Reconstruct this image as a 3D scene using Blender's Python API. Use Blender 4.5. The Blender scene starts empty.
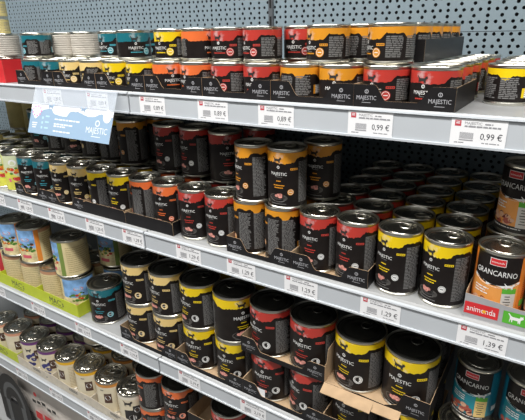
import bpy, math, random
from mathutils import Matrix, Vector

scene = bpy.context.scene
COL = scene.collection
random.seed(11)

# ------------------------------------------------------------------ camera
YAW, PITCH, ROLL = 0.5768, 0.3582, -0.0192
cam_data = bpy.data.cameras.new('camera')
cam_data.sensor_width = 36.0
cam_data.lens = 470.8 / 525 * 36.0
cam_data.clip_start = 0.02
cam = bpy.data.objects.new('camera', cam_data)
COL.objects.link(cam)
_f = Vector((-math.sin(YAW) * math.cos(PITCH), math.cos(YAW) * math.cos(PITCH), -math.sin(PITCH)))
_r = Vector((math.cos(YAW), math.sin(YAW), 0))
_u = _r.cross(_f)
_r2 = math.cos(ROLL) * _r + math.sin(ROLL) * _u
_u2 = -math.sin(ROLL) * _r + math.cos(ROLL) * _u
cam.matrix_world = Matrix(((_r2.x, _u2.x, -_f.x, 0.7478), (_r2.y, _u2.y, -_f.y, -0.6669),
                           (_r2.z, _u2.z, -_f.z, 0.1469), (0, 0, 0, 1)))
scene.camera = cam

# ------------------------------------------------------------------ world, ceiling lamps, exposure
world = bpy.data.worlds.new('shop_hall')
scene.world = world
world.use_nodes = True
world.node_tree.nodes['Background'].inputs[0].default_value = (0.93, 0.97, 1.0, 1)
world.node_tree.nodes['Background'].inputs[1].default_value = 0.10


def ceiling_lamp(x, y, z, sx, sy, power, tilt=0.0, color=(1, 0.985, 0.96)):
    d = bpy.data.lights.new('ceiling_lamp', 'AREA')
    d.shape = 'RECTANGLE'
    d.size, d.size_y, d.energy, d.color = sx, sy, power, color
    o = bpy.data.objects.new('ceiling_lamp', d)
    o.location = (x, y, z)
    o.rotation_euler = (tilt, 0, 0)
    COL.objects.link(o)
    return o


ceiling_lamp(-0.9, -0.85, 1.65, 3.2, 0.22, 80, 0.25)
ceiling_lamp(1.6, -0.85, 1.65, 1.4, 0.22, 80 * .55, 0.25)
ceiling_lamp(-0.2, -1.9, 1.65, 4.5, 0.22, 20, 0.4)
scene.view_settings.view_transform = 'Standard'
scene.view_settings.look = 'None'
scene.view_settings.gamma = 1.0
scene.view_settings.use_curve_mapping = False
scene.view_settings.exposure = 0.06
# ------------------------------------------------------------------ materials
MATS = {}


def mat(name, color, rough=0.5, metal=0.0, noise=None, bump=None, spec=0.5, coat=0.0):
    """Principled material; noise=(scale, amount) varies the colour, bump=(scale, strength) the relief."""
    if name in MATS:
        return MATS[name]
    m = bpy.data.materials.new(name)
    m.use_nodes = True
    nt = m.node_tree
    b = nt.nodes['Principled BSDF']
    b.inputs['Base Color'].default_value = (*color, 1)
    b.inputs['Roughness'].default_value = rough
    b.inputs['Metallic'].default_value = metal
    b.inputs['Specular IOR Level'].default_value = spec
    b.inputs['Coat Weight'].default_value = coat
    if noise or bump:
        tc = nt.nodes.new('ShaderNodeTexCoord')
    if noise:
        n = nt.nodes.new('ShaderNodeTexNoise')
        n.inputs['Scale'].default_value = noise[0]
        n.inputs['Detail'].default_value = 4
        nt.links.new(tc.outputs['Object'], n.inputs['Vector'])
        r = nt.nodes.new('ShaderNodeValToRGB')
        k = noise[1]
        r.color_ramp.elements[0].position = 0.3
        r.color_ramp.elements[1].position = 0.7
        r.color_ramp.elements[0].color = (*[max(0, c * (1 - k)) for c in color], 1)
        r.color_ramp.elements[1].color = (*[min(1, c * (1 + k)) for c in color], 1)
        nt.links.new(n.outputs['Fac'], r.inputs['Fac'])
        nt.links.new(r.outputs['Color'], b.inputs['Base Color'])
    if bump:
        n2 = nt.nodes.new('ShaderNodeTexNoise')
        n2.inputs['Scale'].default_value = bump[0]
        nt.links.new(tc.outputs['Object'], n2.inputs['Vector'])
        bp = nt.nodes.new('ShaderNodeBump')
        bp.inputs['Strength'].default_value = bump[1]
        bp.inputs['Distance'].default_value = 0.005 if 'foil' in name else 0.002
        nt.links.new(n2.outputs['Fac'], bp.inputs['Height'])
        nt.links.new(bp.outputs['Normal'], b.inputs['Normal'])
    MATS[name] = m
    return m


BANDS = {'teal': (0.010, 0.150, 0.190), 'cream': (0.80, 0.58, 0.22), 'yellow': (0.82, 0.58, 0.006),
         'orange': (0.80, 0.165, 0.040), 'red': (0.49, 0.042, 0.030), 'amber': (0.70, 0.285, 0.018)}


def band_mat(col):
    """printed label band: flat colour with a pale brushed cloud on the picture side of the label"""
    name = 'label_band_' + col
    if name in MATS:
        return MATS[name]
    m = mat(name, BANDS[col], 0.32, coat=0.15)
    nt = m.node_tree
    b = nt.nodes['Principled BSDF']
    tc = nt.nodes.new('ShaderNodeTexCoord')
    n = nt.nodes.new('ShaderNodeTexNoise')
    n.inputs['Scale'].default_value = 85
    n.inputs['Detail'].default_value = 5
    nt.links.new(tc.outputs['Object'], n.inputs['Vector'])
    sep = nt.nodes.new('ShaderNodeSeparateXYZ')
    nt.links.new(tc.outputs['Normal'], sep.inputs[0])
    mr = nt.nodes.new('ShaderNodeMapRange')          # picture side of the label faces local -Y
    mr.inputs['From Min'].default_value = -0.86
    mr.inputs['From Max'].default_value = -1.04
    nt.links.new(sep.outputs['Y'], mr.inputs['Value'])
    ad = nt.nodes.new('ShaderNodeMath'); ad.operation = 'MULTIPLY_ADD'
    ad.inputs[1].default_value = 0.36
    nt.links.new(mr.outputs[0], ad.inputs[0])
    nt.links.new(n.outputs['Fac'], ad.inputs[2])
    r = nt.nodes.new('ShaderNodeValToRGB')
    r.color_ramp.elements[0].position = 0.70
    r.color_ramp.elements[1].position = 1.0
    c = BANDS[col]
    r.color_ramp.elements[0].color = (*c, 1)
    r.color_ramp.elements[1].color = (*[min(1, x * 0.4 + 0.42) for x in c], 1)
    nt.links.new(ad.outputs[0], r.inputs['Fac'])
    nt.links.new(r.outputs['Color'], b.inputs['Base Color'])
    return m


M_BLACK = mat('label_black', (0.0120, 0.0088, 0.0080), 0.36, noise=(60, 0.25), spec=0.32)
M_SILVER = mat('tin_metal', (0.62, 0.60, 0.53), 0.28, 1.0)
M_LIDDARK = mat('dark_lid', (0.045, 0.045, 0.038), 0.3, 0.75)
M_LIDFOIL = mat('foil_lid', (0.80, 0.76, 0.66), 0.20, 1.0, bump=(75, 1.0))
M_LIDSILVER = mat('lid_metal', (0.40, 0.385, 0.33), 0.27, 1.0, bump=(70, 0.18))
M_WHITE = mat('print_white', (0.82, 0.82, 0.80), 0.5)
M_GREY = mat('print_grey', (0.20, 0.195, 0.19), 0.5)
M_PINK = mat('print_meat_pink', (0.72, 0.30, 0.25), 0.45, noise=(260, 0.45))
M_DARKP = mat('print_dark', (0.03, 0.028, 0.027), 0.45)
M_BLUSH = mat('print_bowl_grey', (0.085, 0.078, 0.072), 0.4, noise=(120, 0.4))
M_KRAFT = mat('kraft_card', (0.46, 0.315, 0.185), 0.85, noise=(40, 0.12), bump=(400, 0.15))
M_TRAYBLACK = mat('tray_black', (0.0115, 0.0105, 0.0112), 0.42, noise=(30, 0.2), spec=0.28)
M_TRAYPRINT = mat('tray_print', (0.42, 0.42, 0.44), 0.5)
M_LIMECARD = mat('lime_card', (0.52, 0.60, 0.035), 0.5, noise=(30, 0.06))
M_BEIGECARD = mat('beige_card', (0.62, 0.56, 0.46), 0.75, noise=(50, 0.1))
M_GREYCARD = mat('grey_card', (0.36, 0.36, 0.37), 0.55, noise=(40, 0.06))
M_REDCARD = mat('red_card', (0.62, 0.025, 0.03), 0.45, noise=(40, 0.06))
M_RAIL = mat('rail_plastic', (0.52, 0.55, 0.58), 0.3, noise=(9, 0.04), coat=0.25)
M_SHELF = mat('shelf_steel', (0.34, 0.345, 0.345), 0.38, 0.0, noise=(14, 0.05))
M_UPRIGHT = mat('upright_steel', (0.10, 0.11, 0.12), 0.45, 0.3)
M_PAPER = mat('tag_paper', (0.86, 0.86, 0.87), 0.55)
M_TAGINK = mat('tag_ink', (0.06, 0.06, 0.07), 0.6)
M_TAGGREY = mat('tag_ink_grey', (0.30, 0.30, 0.32), 0.6)
M_TAGRED = mat('tag_logo_red', (0.55, 0.06, 0.08), 0.6)


def pegboard_mat():
    """blue-grey perforated sheet: dense hole rows 16.5 mm apart alternating with sparse rows 27.5 mm apart"""
    m = mat('pegboard', (0.205, 0.262, 0.295), 0.42)
    nt = m.node_tree
    b = nt.nodes['Principled BSDF']
    out = nt.nodes['Material Output']
    geo = nt.nodes.new('ShaderNodeNewGeometry')
    sep = nt.nodes.new('ShaderNodeSeparateXYZ')
    nt.links.new(geo.outputs['Position'], sep.inputs[0])

    def math_(op, a, bb=None, c=None):
        n = nt.nodes.new('ShaderNodeMath'); n.operation = op
        for i, v in enumerate((a, bb, c)):
            if v is None:
                continue
            if isinstance(v, (int, float)):
                n.inputs[i].default_value = v
            else:
                nt.links.new(v, n.inputs[i])
        return n.outputs[0]

    def dots(px, pz, ox, oz, rad):
        dx = math_('SUBTRACT', math_('FLOORED_MODULO', math_('ADD', sep.outputs['X'], ox), px), px / 2)
        dz = math_('SUBTRACT', math_('FLOORED_MODULO', math_('ADD', sep.outputs['Z'], oz), pz), pz / 2)
        d = math_('SQRT', math_('ADD', math_('MULTIPLY', dx, dx), math_('MULTIPLY', dz, dz)))
        return math_('LESS_THAN', d, rad)
    h = math_('MAXIMUM', dots(0.0165, 0.025, 10.0, 10.0, 0.0036), dots(0.0275, 0.025, 10.006, 10.0125, 0.0037))
    tr = nt.nodes.new('ShaderNodeBsdfTransparent')
    mx = nt.nodes.new('ShaderNodeMixShader')
    nt.links.new(h, mx.inputs[0])
    nt.links.new(b.outputs[0], mx.inputs[1])
    nt.links.new(tr.outputs[0], mx.inputs[2])
    nt.links.new(mx.outputs[0], out.inputs['Surface'])
    return m


M_PEG = pegboard_mat()


# ------------------------------------------------------------------ mesh helpers
class MB:
    """collects vertices, faces and material slots; build() links ONE mesh object"""

    def __init__(self):
        self.v, self.f, self.i, self.mats = [], [], [], []

    def slot(self, m):
        if m not in self.mats:
            self.mats.append(m)
        return self.mats.index(m)

    def face(self, pts, m):
        n = len(self.v)
        self.v += [tuple(p) for p in pts]
        self.f.append(tuple(range(n, n + len(pts))))
        self.i.append(self.slot(m))

    def box(self, x0, x1, y0, y1, z0, z1, m):
        n = len(self.v)
        self.v += [(x0, y0, z0), (x1, y0, z0), (x1, y1, z0), (x0, y1, z0), (x0, y0, z1), (x1, y0, z1), (x1, y1, z1), (x0, y1, z1)]
        for q in ((0, 3, 2, 1), (4, 5, 6, 7), (0, 1, 5, 4), (1, 2, 6, 5), (2, 3, 7, 6), (3, 0, 4, 7)):
            self.f.append(tuple(n + a for a in q)); self.i.append(self.slot(m))

    def lathe(self, prof, seg, m, cx=0.0, cy=0.0, ramp=None):
        n = len(self.v)
        for r, z in prof:
            for k in range(seg):
                a = 2 * math.pi * k / seg
                self.v.append((cx + r * math.sin(a), cy - r * math.cos(a), z))
        s = self.slot(m)
        for j in range(len(prof) - 1):
            for k in range(seg):
                k2 = (k + 1) % seg
                self.f.append((n + j * seg + k, n + j * seg + k2, n + (j + 1) * seg + k2, n + (j + 1) * seg + k)); self.i.append(s)

    def prism_x(self, prof, x0, x1, m):
        """closed profile in (y, z) extruded along X"""
        n = len(self.v); k = len(prof); s = self.slot(m)
        self.v += [(x0, y, z) for y, z in prof] + [(x1, y, z) for y, z in prof]
        for j in range(k):
            j2 = (j + 1) % k
            self.f.append((n + j, n + j2, n + k + j2, n + k + j)); self.i.append(s)
        self.f.append(tuple(n + j for j in reversed(range(k)))); self.i.append(s)
        self.f.append(tuple(n + k + j for j in range(k))); self.i.append(s)

    def torus(self, c, R1, R2, r, seg, ring, m, tilt=0.0):
        """elliptic ring lying in the XY plane"""
        n = len(self.v); s = self.slot(m)
        for a in range(seg):
            t = 2 * math.pi * a / seg
            for b in range(ring):
                p = 2 * math.pi * b / ring
                self.v.append((c[0] + (R1 + r * math.cos(p)) * math.cos(t), c[1] + (R2 + r * math.cos(p)) * math.sin(t),
                               c[2] + r * math.sin(p) * .6 + tilt * math.sin(t)))
        for a in range(seg):
            for b in range(ring):
                a2, b2 = (a + 1) % seg, (b + 1) % ring
                self.f.append((n + a * ring + b, n + a2 * ring + b, n + a2 * ring + b2, n + a * ring + b2)); self.i.append(s)

    def mesh(self, name, smooth=False):
        me = bpy.data.meshes.new(name)
        me.from_pydata(self.v, [], self.f)
        for m in self.mats:
            me.materials.append(m)
        me.polygons.foreach_set('material_index', self.i)
        if smooth:
            me.polygons.foreach_set('use_smooth', [True] * len(self.f))
            me.update()
            me.set_sharp_from_angle(angle=math.radians(40))
        me.update()
        return me

    def build(self, name, parent=None, smooth=False, loc=None):
        return link(name, self.mesh(name, smooth), parent, loc)


def link(name, me, parent=None, loc=None):
    o = bpy.data.objects.new(name, me)
    COL.objects.link(o)
    if parent:
        o.parent = parent
    if loc:
        o.location = loc
    return o


def tag(o, label, cat, group=None):
    o['label'] = label
    o['category'] = cat
    if group:
        o['group'] = group
    return o


def thing(name, label, cat, loc=(0, 0, 0), rz=0.0, group=None):
    o = bpy.data.objects.new(name, None)
    o.empty_display_size = 0.02
    COL.objects.link(o)
    o.location = loc
    o.rotation_euler = (0, 0, rz)
    return tag(o, label, cat, group)


def struct(o):
    o['kind'] = 'structure'
    return o


_TXT = {}


def text_flat(s):
    """flat outline of a word: (verts normalised to width 1 centred on 0, faces, height)"""
    if s in _TXT:
        return _TXT[s]
    cu = bpy.data.curves.new('txt', 'FONT')
    cu.body = s
    cu.size = 1.0
    cu.resolution_u = 2
    cu.fill_mode = 'FRONT'
    ob = bpy.data.objects.new('txt', cu)
    COL.objects.link(ob)
    dg = bpy.context.evaluated_depsgraph_get()
    dg.update()
    me = bpy.data.meshes.new_from_object(ob.evaluated_get(dg))
    vs = [(v.co.x, v.co.y) for v in me.vertices]
    fs = [tuple(p.vertices) for p in me.polygons]
    bpy.data.objects.remove(ob); bpy.data.meshes.remove(me); bpy.data.curves.remove(cu)
    x0, x1 = min(v[0] for v in vs), max(v[0] for v in vs)
    y0, y1 = min(v[1] for v in vs), max(v[1] for v in vs)
    w = x1 - x0
    vs = [((x - (x0 + x1) / 2) / w, (y - (y0 + y1) / 2) / w) for x, y in vs]
    _TXT[s] = (vs, fs, (y1 - y0) / w)
    return _TXT[s]


CAT = [(-.50, .02), (-.46, .02), (-.44, .22), (-.36, .22), (-.33, .02), (-.28, .02), (-.27, .25), (.10, .24), (.13, .02), (.18, .02), (.20, .22),
       (.25, .02), (.30, .02), (.30, .30), (.36, .42), (.46, .46), (.50, .56), (.44, .66), (.44, .76), (.38, .68), (.30, .68), (.26, .76),
       (.24, .62), (.20, .52), (-.30, .52), (-.42, .60), (-.58, .78), (-.66, .76), (-.52, .56), (-.48, .42)]


class Flat:
    """flat print in (s, z) that is bent round a tin or laid on a plane"""

    def __init__(self):
        self.p = []            # (list of (s, z), faces, material, layer)
        self.bb = []

    def put(self, pts, fs, m, box=None, layer=None):
        """later print lies a hair above whatever it overlaps"""
        if layer is None:
            layer = self.over(pts)
        self.bb.append((min(p[0] for p in pts), max(p[0] for p in pts), min(p[1] for p in pts), max(p[1] for p in pts), layer))
        self.p.append((pts, fs, m, layer))

    def over(self, pts):
        x0, x1, y0, y1 = min(p[0] for p in pts), max(p[0] for p in pts), min(p[1] for p in pts), max(p[1] for p in pts)
        return max([b[4] + 1 for b in self.bb if b[0] < x1 and b[1] > x0 and b[2] < y1 and b[3] > y0], default=0)

    def rect(self, s, z, w, h, m, step=0.004, layer=None):
        n = max(1, int(math.ceil(w / step)))
        pts, fs = [], []
        for k in range(n + 1):
            x = s - w / 2 + w * k / n
            pts += [(x, z - h / 2), (x, z + h / 2)]
        for k in range(n):
            fs.append((2 * k, 2 * k + 2, 2 * k + 3, 2 * k + 1))
        self.put(pts, fs, m, None, layer)

    def poly(self, pts, m):
        self.put(pts, [tuple(range(len(pts)))], m)

    def disc(self, s, z, r, m, n=18, sq=1.0):
        self.poly([(s + r * math.cos(2 * math.pi * k / n), z + r * sq * math.sin(2 * math.pi * k / n)) for k in range(n)], m)

    def ring(self, s, z, r0, r1, m, n=18):
        pts = []
        for k in range(n):
            a = 2 * math.pi * k / n
            pts += [(s + r0 * math.cos(a), z + r0 * math.sin(a)), (s + r1 * math.cos(a), z + r1 * math.sin(a))]
        self.put(pts, [(2 * k, 2 * k + 1, (2 * k + 3) % (2 * n), (2 * k + 2) % (2 * n)) for k in range(n)], m)

    def text(self, t, s, z, w, m, hscale=1.0, slant=0.0, arc=0.0):
        vs, fs, h = text_flat(t)
        self.put([(s + x * w, z + y * w * hscale + slant * x * w - arc * (x * x) * w) for x, y in vs], fs, m)

    def cat(self, s, z, w, m):
        self.poly([(s + x * w, z + y * w) for x, y in CAT], m)

    def lines(self, s0, s1, z0, z1, m, pitch=0.0023, rng=None, th=0.55, ragged=0.25):
        rng = rng or random
        z = z1
        lay = self.over([(s0, z0 - pitch), (s1, z1 + pitch)])
        while z > z0:
            x = s0
            e = s1 - (s1 - s0) * ragged * rng.random() ** 2
            while x < e - 0.001:
                w = min(rng.uniform(0.003, 0.011), e - x)
                self.rect(x + w / 2, z, w, pitch * th, m, 0.006, lay)
                x += w + 0.0011
            z -= pitch

    def bent(self, R, mb=None):
        mb = mb or MB()
        for pts, fs, m, lay in self.p:
            n = len(mb.v); s = mb.slot(m)
            q = R + lay * .00008
            for a, z in pts:
                t = a / R
                mb.v.append((q * math.sin(t), -q * math.cos(t), z))
            for f in fs:
                mb.f.append(tuple(n + k for k in f)); mb.i.append(s)
        return mb

    def laid(self, origin, ux, uz, mb=None):
        mb = mb or MB()
        o, ux, uz = Vector(origin), Vector(ux), Vector(uz)
        nn = ux.cross(uz).normalized()
        for pts, fs, m, lay in self.p:
            n = len(mb.v); s = mb.slot(m)
            for a, z in pts:
                mb.v.append(tuple(o + ux * a + uz * z + nn * (lay * .0001)))
            for f in fs:
                mb.f.append(tuple(n + k for k in f)); mb.i.append(s)
        return mb


# ------------------------------------------------------------------ the setting: floor, back wall, shelving
Z_SHELF = {1: 0.0393, 2: -0.2641, 3: -0.6041, 4: -0.9333}
Z_LIP = {1: 0.0, 2: -0.3034, 3: -0.6434, 4: -0.9726}
BACK = 0.50
FLOOR = -1.42
SHELF_WORD = {1: 'top shelf', 2: 'second shelf', 3: 'third shelf', 4: 'fourth shelf'}

b = MB(); b.box(-4, 3, -4, BACK + .1, FLOOR - .05, FLOOR, mat('floor_tile', (0.28, 0.27, 0.25), 0.35, noise=(3, .06)))
struct(b.build('floor'))
wall = MB(); wall.box(-3.8, 2.6, BACK + .018, BACK + .04, FLOOR, 0.62, mat('wall_dark', (0.02, 0.022, 0.025), 0.7))
wall_back = struct(wall.build('wall_back'))
seams = [FLOOR + .02, -1.257, -.857, -.457, -.057, 0.143, 0.60]
for x0, x1 in ((-2.47, -1.2235), (-1.2165, 0.0265), (0.0335, 1.2765)):
    for z0, z1 in zip(seams, seams[1:]):
        p = MB(); p.box(x0, x1, BACK, BACK + .0012, z0 + .0006, z1 - .0006, M_PEG)
        o = p.build('pegboard_panel', wall_back)
for i, x in enumerate((-2.47, -1.22, 0.03, 1.28)):
    u = MB(); u.box(x - .0065, x + .0065, BACK - .006, BACK + .015, FLOOR, 0.62, M_UPRIGHT)
    for k in range(40):
        z = FLOOR + .03 + k * .05
        u.box(x - .003, x + .003, BACK - .0066, BACK - .0058, z, z + .03, mat('slot_black', (0.004, 0.004, 0.004), 0.8))
    o = u.build('upright_post')
    tag(o, ['dark slotted steel upright past the far left edge', 'dark slotted steel upright at the left end of the pegboard',
            'dark slotted steel upright between the two pegboard bays', 'dark slotted steel upright past the far right edge'][i], 'upright', 'shelf uprights')

for s in (1, 2, 3, 4):
    for bay, (x0, x1) in {'left': (-1.2475, -.0022), 'right': (.0022, 1.2475)}.items():
        root = thing('shelf_board', f'grey steel {SHELF_WORD[s]} with price rail, {bay} bay', 'shelf', (0, 0, Z_LIP[s]), 0, 'gondola shelves')
        d = MB(); top = Z_SHELF[s] - Z_LIP[s]
        d.box(x0, x1, 0.012, BACK - .01, top - .0295, top, M_SHELF)
        d.build('deck', root)
        e = MB()                                        # folded front edge with a raised bead
        e.prism_x([(0.0025, 0.006), (0.0118, 0.006), (0.0118, top + .0016), (0.0098, top + .0032), (0.0075, top + .0016), (0.0025, top - .0004)], x0, x1, M_SHELF)
        e.build('front_edge', root)
        r = MB()                                        # plastic price rail: plate with a curled top and a bottom channel
        r.prism_x([(-.0052, 0.0), (0.0022, 0.0), (0.0022, 0.0418), (-.0010, 0.0436), (-.0044, 0.0418), (-.0052, 0.0392), (-.0026, 0.0386), (-.0026, 0.0034), (-.0052, 0.0030)], x0, x1, M_RAIL)
        r.build('price_rail', root)
b = MB(); b.box(-1.2475, 1.2475, 0.0, BACK - .01, FLOOR + .1, FLOOR + .13, M_SHELF); b.box(-1.2475, 1.2475, .02, .04, FLOOR, FLOOR + .1, M_UPRIGHT)
tag(b.build('base_deck'), 'grey steel bottom deck of the shelving under the bag', 'shelf')

# ------------------------------------------------------------------ tins
SIZE = {'s': (0.0362, 0.059), 'm': (0.0365, 0.1105), 'l': (0.0485, 0.113)}
_tin, _lid, _ring, _label, _print = {}, {}, {}, {}, {}


def tin_mesh(size):
    if size not in _tin:
        R, H = SIZE[size]
        m = MB()
        m.lathe([(0.0001, .003), (R - .005, .003), (R - .0035, .0003), (R - .001, 0), (R, .0012), (R, .0034), (R - .0012, .0048), (R - .0013, H - .0052),
                 (R - .0002, H - .0040), (R, H - .0012), (R - .0008, H), (R - .0022, H), (R - .003, H - .001), (R - .0033, H - .0045)], 40, M_SILVER)
        _tin[size] = m.mesh('tin', True)
    return _tin[size]


def lid_mesh(size, kind):
    k = (size, kind)
    if k not in _lid:
        R, H = SIZE[size]
        m = MB(); mm = {'silver': M_LIDSILVER, 'dark': M_LIDDARK, 'foil': M_LIDFOIL}[kind]
        m.lathe([(R - .0033, H - .0045), (R - .005, H - .0052), (R - .0068, H - .0038), (R * .74, H - .0036), (R * .72, H - .0044), (R * .62, H - .0044),
                 (R * .60, H - .0036), (R * .3, H - .0034), (0.0001, H - .0034)], 40, mm)
        _lid[k] = m.mesh('lid', True)
    return _lid[k]


def ring_mesh(size, kind):
    k = (size, kind)
    if k not in _ring:
        R, H = SIZE[size]
        m = MB(); mm = M_SILVER if kind != 'dark' else mat('dark_tab', (0.16, 0.16, 0.14), 0.25, 0.9)
        q = 1.0 if size != 'l' else 1.1
        m.torus((0, R * .34, H - .0024), .0088 * q, .0095 * q, .0016 * q, 20, 6, mm, .0006)
        m.box(-.0045 * q, .0045 * q, R * .34 + .008 * q, R * .34 + .0175 * q, H - .0030, H - .0008, mm)
        m.lathe([(.0030, H - .003), (.0030, H - .0004), (.0001, H - .0002)], 10, mm, 0, R * .34 + .0135 * q)
        _ring[k] = m.mesh('ring_pull', True)
    return _ring[k]


def wrap(R, z0, z1, columns, mb=None):
    """label sheet: columns = list of (theta0, theta1, [(z, material), ...] from the bottom up)"""
    mb = mb or MB()
    for t0, t1, segs in columns:
        z = z0
        for (za, zb), m in segs:
            mb.face([(R * math.sin(t0), -R * math.cos(t0), za[0]), (R * math.sin(t1), -R * math.cos(t1), za[1]),
                     (R * math.sin(t1), -R * math.cos(t1), zb[1]), (R * math.sin(t0), -R * math.cos(t0), zb[0])], m)
    return mb


def label_meshes(style, col, size):
    key = (style, col, size)
    if key in _label:
        return _label[key], _print[key]
    R, H = SIZE[size]
    Rl, Rp = R - .0008, R - .0004
    z0, z1 = .0056, H - .0058
    hh = z1 - z0
    rng = random.Random({'s': 1, 'm': 2, 'l': 3}[size] * 100 + sum(map(ord, style + col)))
    N = 90
    F = Flat()
    deg = math.radians
    k = R / .0365
    Z = lambda f: z1 - f * hh               # fraction from the top edge of the label
    S = lambda d: deg(d) * Rp               # degrees from the picture axis
    smooth = True
    if style == 'maj':
        bandf = {'s': .36, 'm': .19, 'l': .20}[size]

        def edge(d):
            d = (d + 180) % 360 - 180
            f = bandf
            f += .05 * math.sin(deg(d * 5 + 20)) * .25 + rng.uniform(-.014, .014)
            for c, w, a in ((80, 34, .50), (152, 26, .42), (-150, 24, .36), (-96, 22, .25)):
                g = abs(d - c) / w
                if g < 1:
                    f -= bandf * a * min(1, (1 - g) * 2.6)
            return Z(f)
        bm = band_mat(col)
        cols = []
        es = [edge(360.0 * j / N - 180) for j in range(N)]
        es.append(es[0])
        for j in range(N):
            t0, t1 = deg(360.0 * j / N - 180), deg(360.0 * (j + 1) / N - 180)
            cols.append((t0, t1, [(((z0, z0), (es[j], es[j + 1])), M_BLACK), (((es[j], es[j + 1]), (z1, z1)), bm)]))
        lab = wrap(Rl, z0, z1, cols)
        flat = mat('print_' + col, BANDS[col], 0.45) if col != 'teal' else mat('print_' + col, (0.05, .33, .40), 0.45)
        pr = {'s': dict(cat=.345, em=.44, tx=.635, sub=(.80,), tagr=.52, bad=.76, food=None, rb=.0072),
              'm': dict(cat=.18, em=.265, tx=.395, sub=(.52, .60, .645), tagr=.295, bad=.72, food=.78, rb=.0058),
              'l': dict(cat=.19, em=.315, tx=.440, sub=(.55, .64, .69), tagr=.325, bad=.75, food=.80, rb=.0066)}[size]
        F.cat(S(-2), Z(pr['cat']) - .0008, .0145 * k, M_DARKP)
        F.ring(0, Z(pr['em']), .0017 * k, .0026 * k, M_WHITE, 14); F.rect(0, Z(pr['em']), .0006, .003 * k, M_WHITE)
        F.text('MAJESTIC', 0, Z(pr['tx']), .0315 * k, M_WHITE, 1.0)
        F.rect(S(2), Z(pr['tx']) - .0048 * k, .012, .0007, M_GREY)
        for n, f in enumerate(pr['sub']):
            w = .008 if n == 0 and len(pr['sub']) > 1 else .024 - .004 * n
            x = -w * k / 2
            while x < w * k / 2:
                ww = rng.uniform(.0018, .0036)
                F.rect(x + ww / 2, Z(f), ww, .0019, flat); x += ww + .0005
        F.rect(S(46), Z(pr['tagr']), .0135 * k, .0038 * k, flat)
        for q in range(4):
            F.rect(S(46) + (-.0045 + q * .003) * k, Z(pr['tagr']), .0018 * k, .0014, M_DARKP)
        white_badge = col == 'red' and size != 's'
        bmat = M_WHITE if size != 's' and col in ('red', 'yellow') else flat
        F.disc(S(36), Z(pr['bad']), pr['rb'] * k, bmat, 22)
        F.ring(S(36), Z(pr['bad']), pr['rb'] * .72 * k, pr['rb'] * .82 * k, M_GREY if bmat is M_WHITE else M_WHITE, 20)
        F.rect(S(36), Z(pr['bad']), pr['rb'] * .9 * k, .0012, M_DARKP if bmat is M_WHITE else M_WHITE)
        if pr['food']:
            F.disc(S(-2), Z(pr['food'] + .055), .0185 * k, M_BLUSH, 22, .42)
            F.disc(S(-2), Z(pr['food'] + .045), .0135 * k, M_DARKP, 20, .34)
            for q in range(7):
                F.disc(S(-3) + rng.uniform(-.007, .007) * k, Z(pr['food'] + .015) + rng.uniform(-.0018, .0022), .0036 * k, M_PINK, 8, .8)
            F.rect(S(0), Z(.95), .03 * k, .0010, M_GREY)
        # small print on the back of the label
        lo = Z(.93)
        for a, bdeg in ((60, 101), (110, 152), (-176, -142), (-118, -86)):
            F.lines(S(a), S(bdeg), lo, Z(bandf * .62 + .06), M_GREY, .0026 * (1 if size != 'l' else 1.15), rng)
        F.rect(S(-131), Z(.70), .013 * k, .016 * k if size != 's' else .013, M_WHITE)
        for q in range(6):
            F.rect(S(-131) + (-.005 + q * .002) * k, Z(.70), .0008, .011 * k if size != 's' else .009, M_GREY)
        F.rect(S(176), Z(.72), .017 * k, .017 * k if size != 's' else .014, M_WHITE)
        F.rect(S(163), Z(.72), .004 * k, .017 * k if size != 's' else .014, flat)
        for q in range(5):
            F.rect(S(176), Z(.72) + (-.006 + q * .003), .013 * k, .0008, M_GREY)
    elif style == 'carno':
        main = mat('label_' + col, (0.80, 0.33, 0.075) if col == 'orange' else (0.012, 0.27, 0.34), 0.35, noise=(22, .1), coat=.15)
        side = mat('label_side_' + col, (0.72, 0.21, 0.03) if col == 'orange' else (0.008, 0.17, 0.26), 0.35, coat=.15)
        cols = []
        for j in range(N):
            d0, d1 = 360.0 * j / N - 180, 360.0 * (j + 1) / N - 180
            sec = d0 >= 52 or d0 < -62

            def top(d):
                return Z(.37 + .10 * (1 - min(1, abs(d + 4) / 56) ** 2)) if -62 <= d <= 52 else Z(.02)
            a, c = (top(d0), top(d1)) if not sec else (Z(0), Z(0))
            segs = [(((z0, z0), (Z(.9), Z(.9))), M_DARKP), (((Z(.9), Z(.9)), (a, c)), side if sec else main)]
            if not sec:
                segs.append((((a, c), (z1, z1)), M_BLACK))
            cols.append((deg(d0), deg(d1), segs))
        lab = wrap(Rl, z0, z1, cols)
        F.text('GRANCARNO', S(-4), Z(.265), .060, M_WHITE, 1.25, 0, .10)
        arc = []
        for q in range(13):
            x = -56 + q * 9
            arc.append((S(x - 4 + 4), Z(.385 + .095 * (1 - (abs(x) / 58.0) ** 2))))
        F.poly([(x, z + .0026) for x, z in arc] + [(x, z - .0012 + .0001) for x, z in reversed(arc)], M_WHITE)
        F.rect(S(-2), Z(.09), .022, .0115, M_WHITE); F.rect(S(-2), Z(.09), .0205, .010, M_REDCARD); F.text('animonda', S(-2), Z(.09), .017, M_WHITE)
        F.lines(S(-50), S(-12), Z(.63), Z(.545), M_WHITE, .0042, rng, .45)
        meat = [mat('print_meat_dark', (0.16, 0.018, 0.015), .4), mat('print_meat_red', (0.42, 0.09, 0.06), .4), mat('print_meat_pale', (0.72, 0.42, 0.27), .4)]
        for q in range(26):
            F.disc(S(-56 + 62 * rng.random()), Z(.72 + .15 * rng.random()), rng.uniform(.003, .006), meat[rng.choice((0, 1, 1, 2) if col == 'aqua' else (0, 0, 1, 2, 2))], 9, rng.uniform(.5, .9))
        green = mat('print_green', (0.10, 0.42, 0.035), .45)
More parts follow.
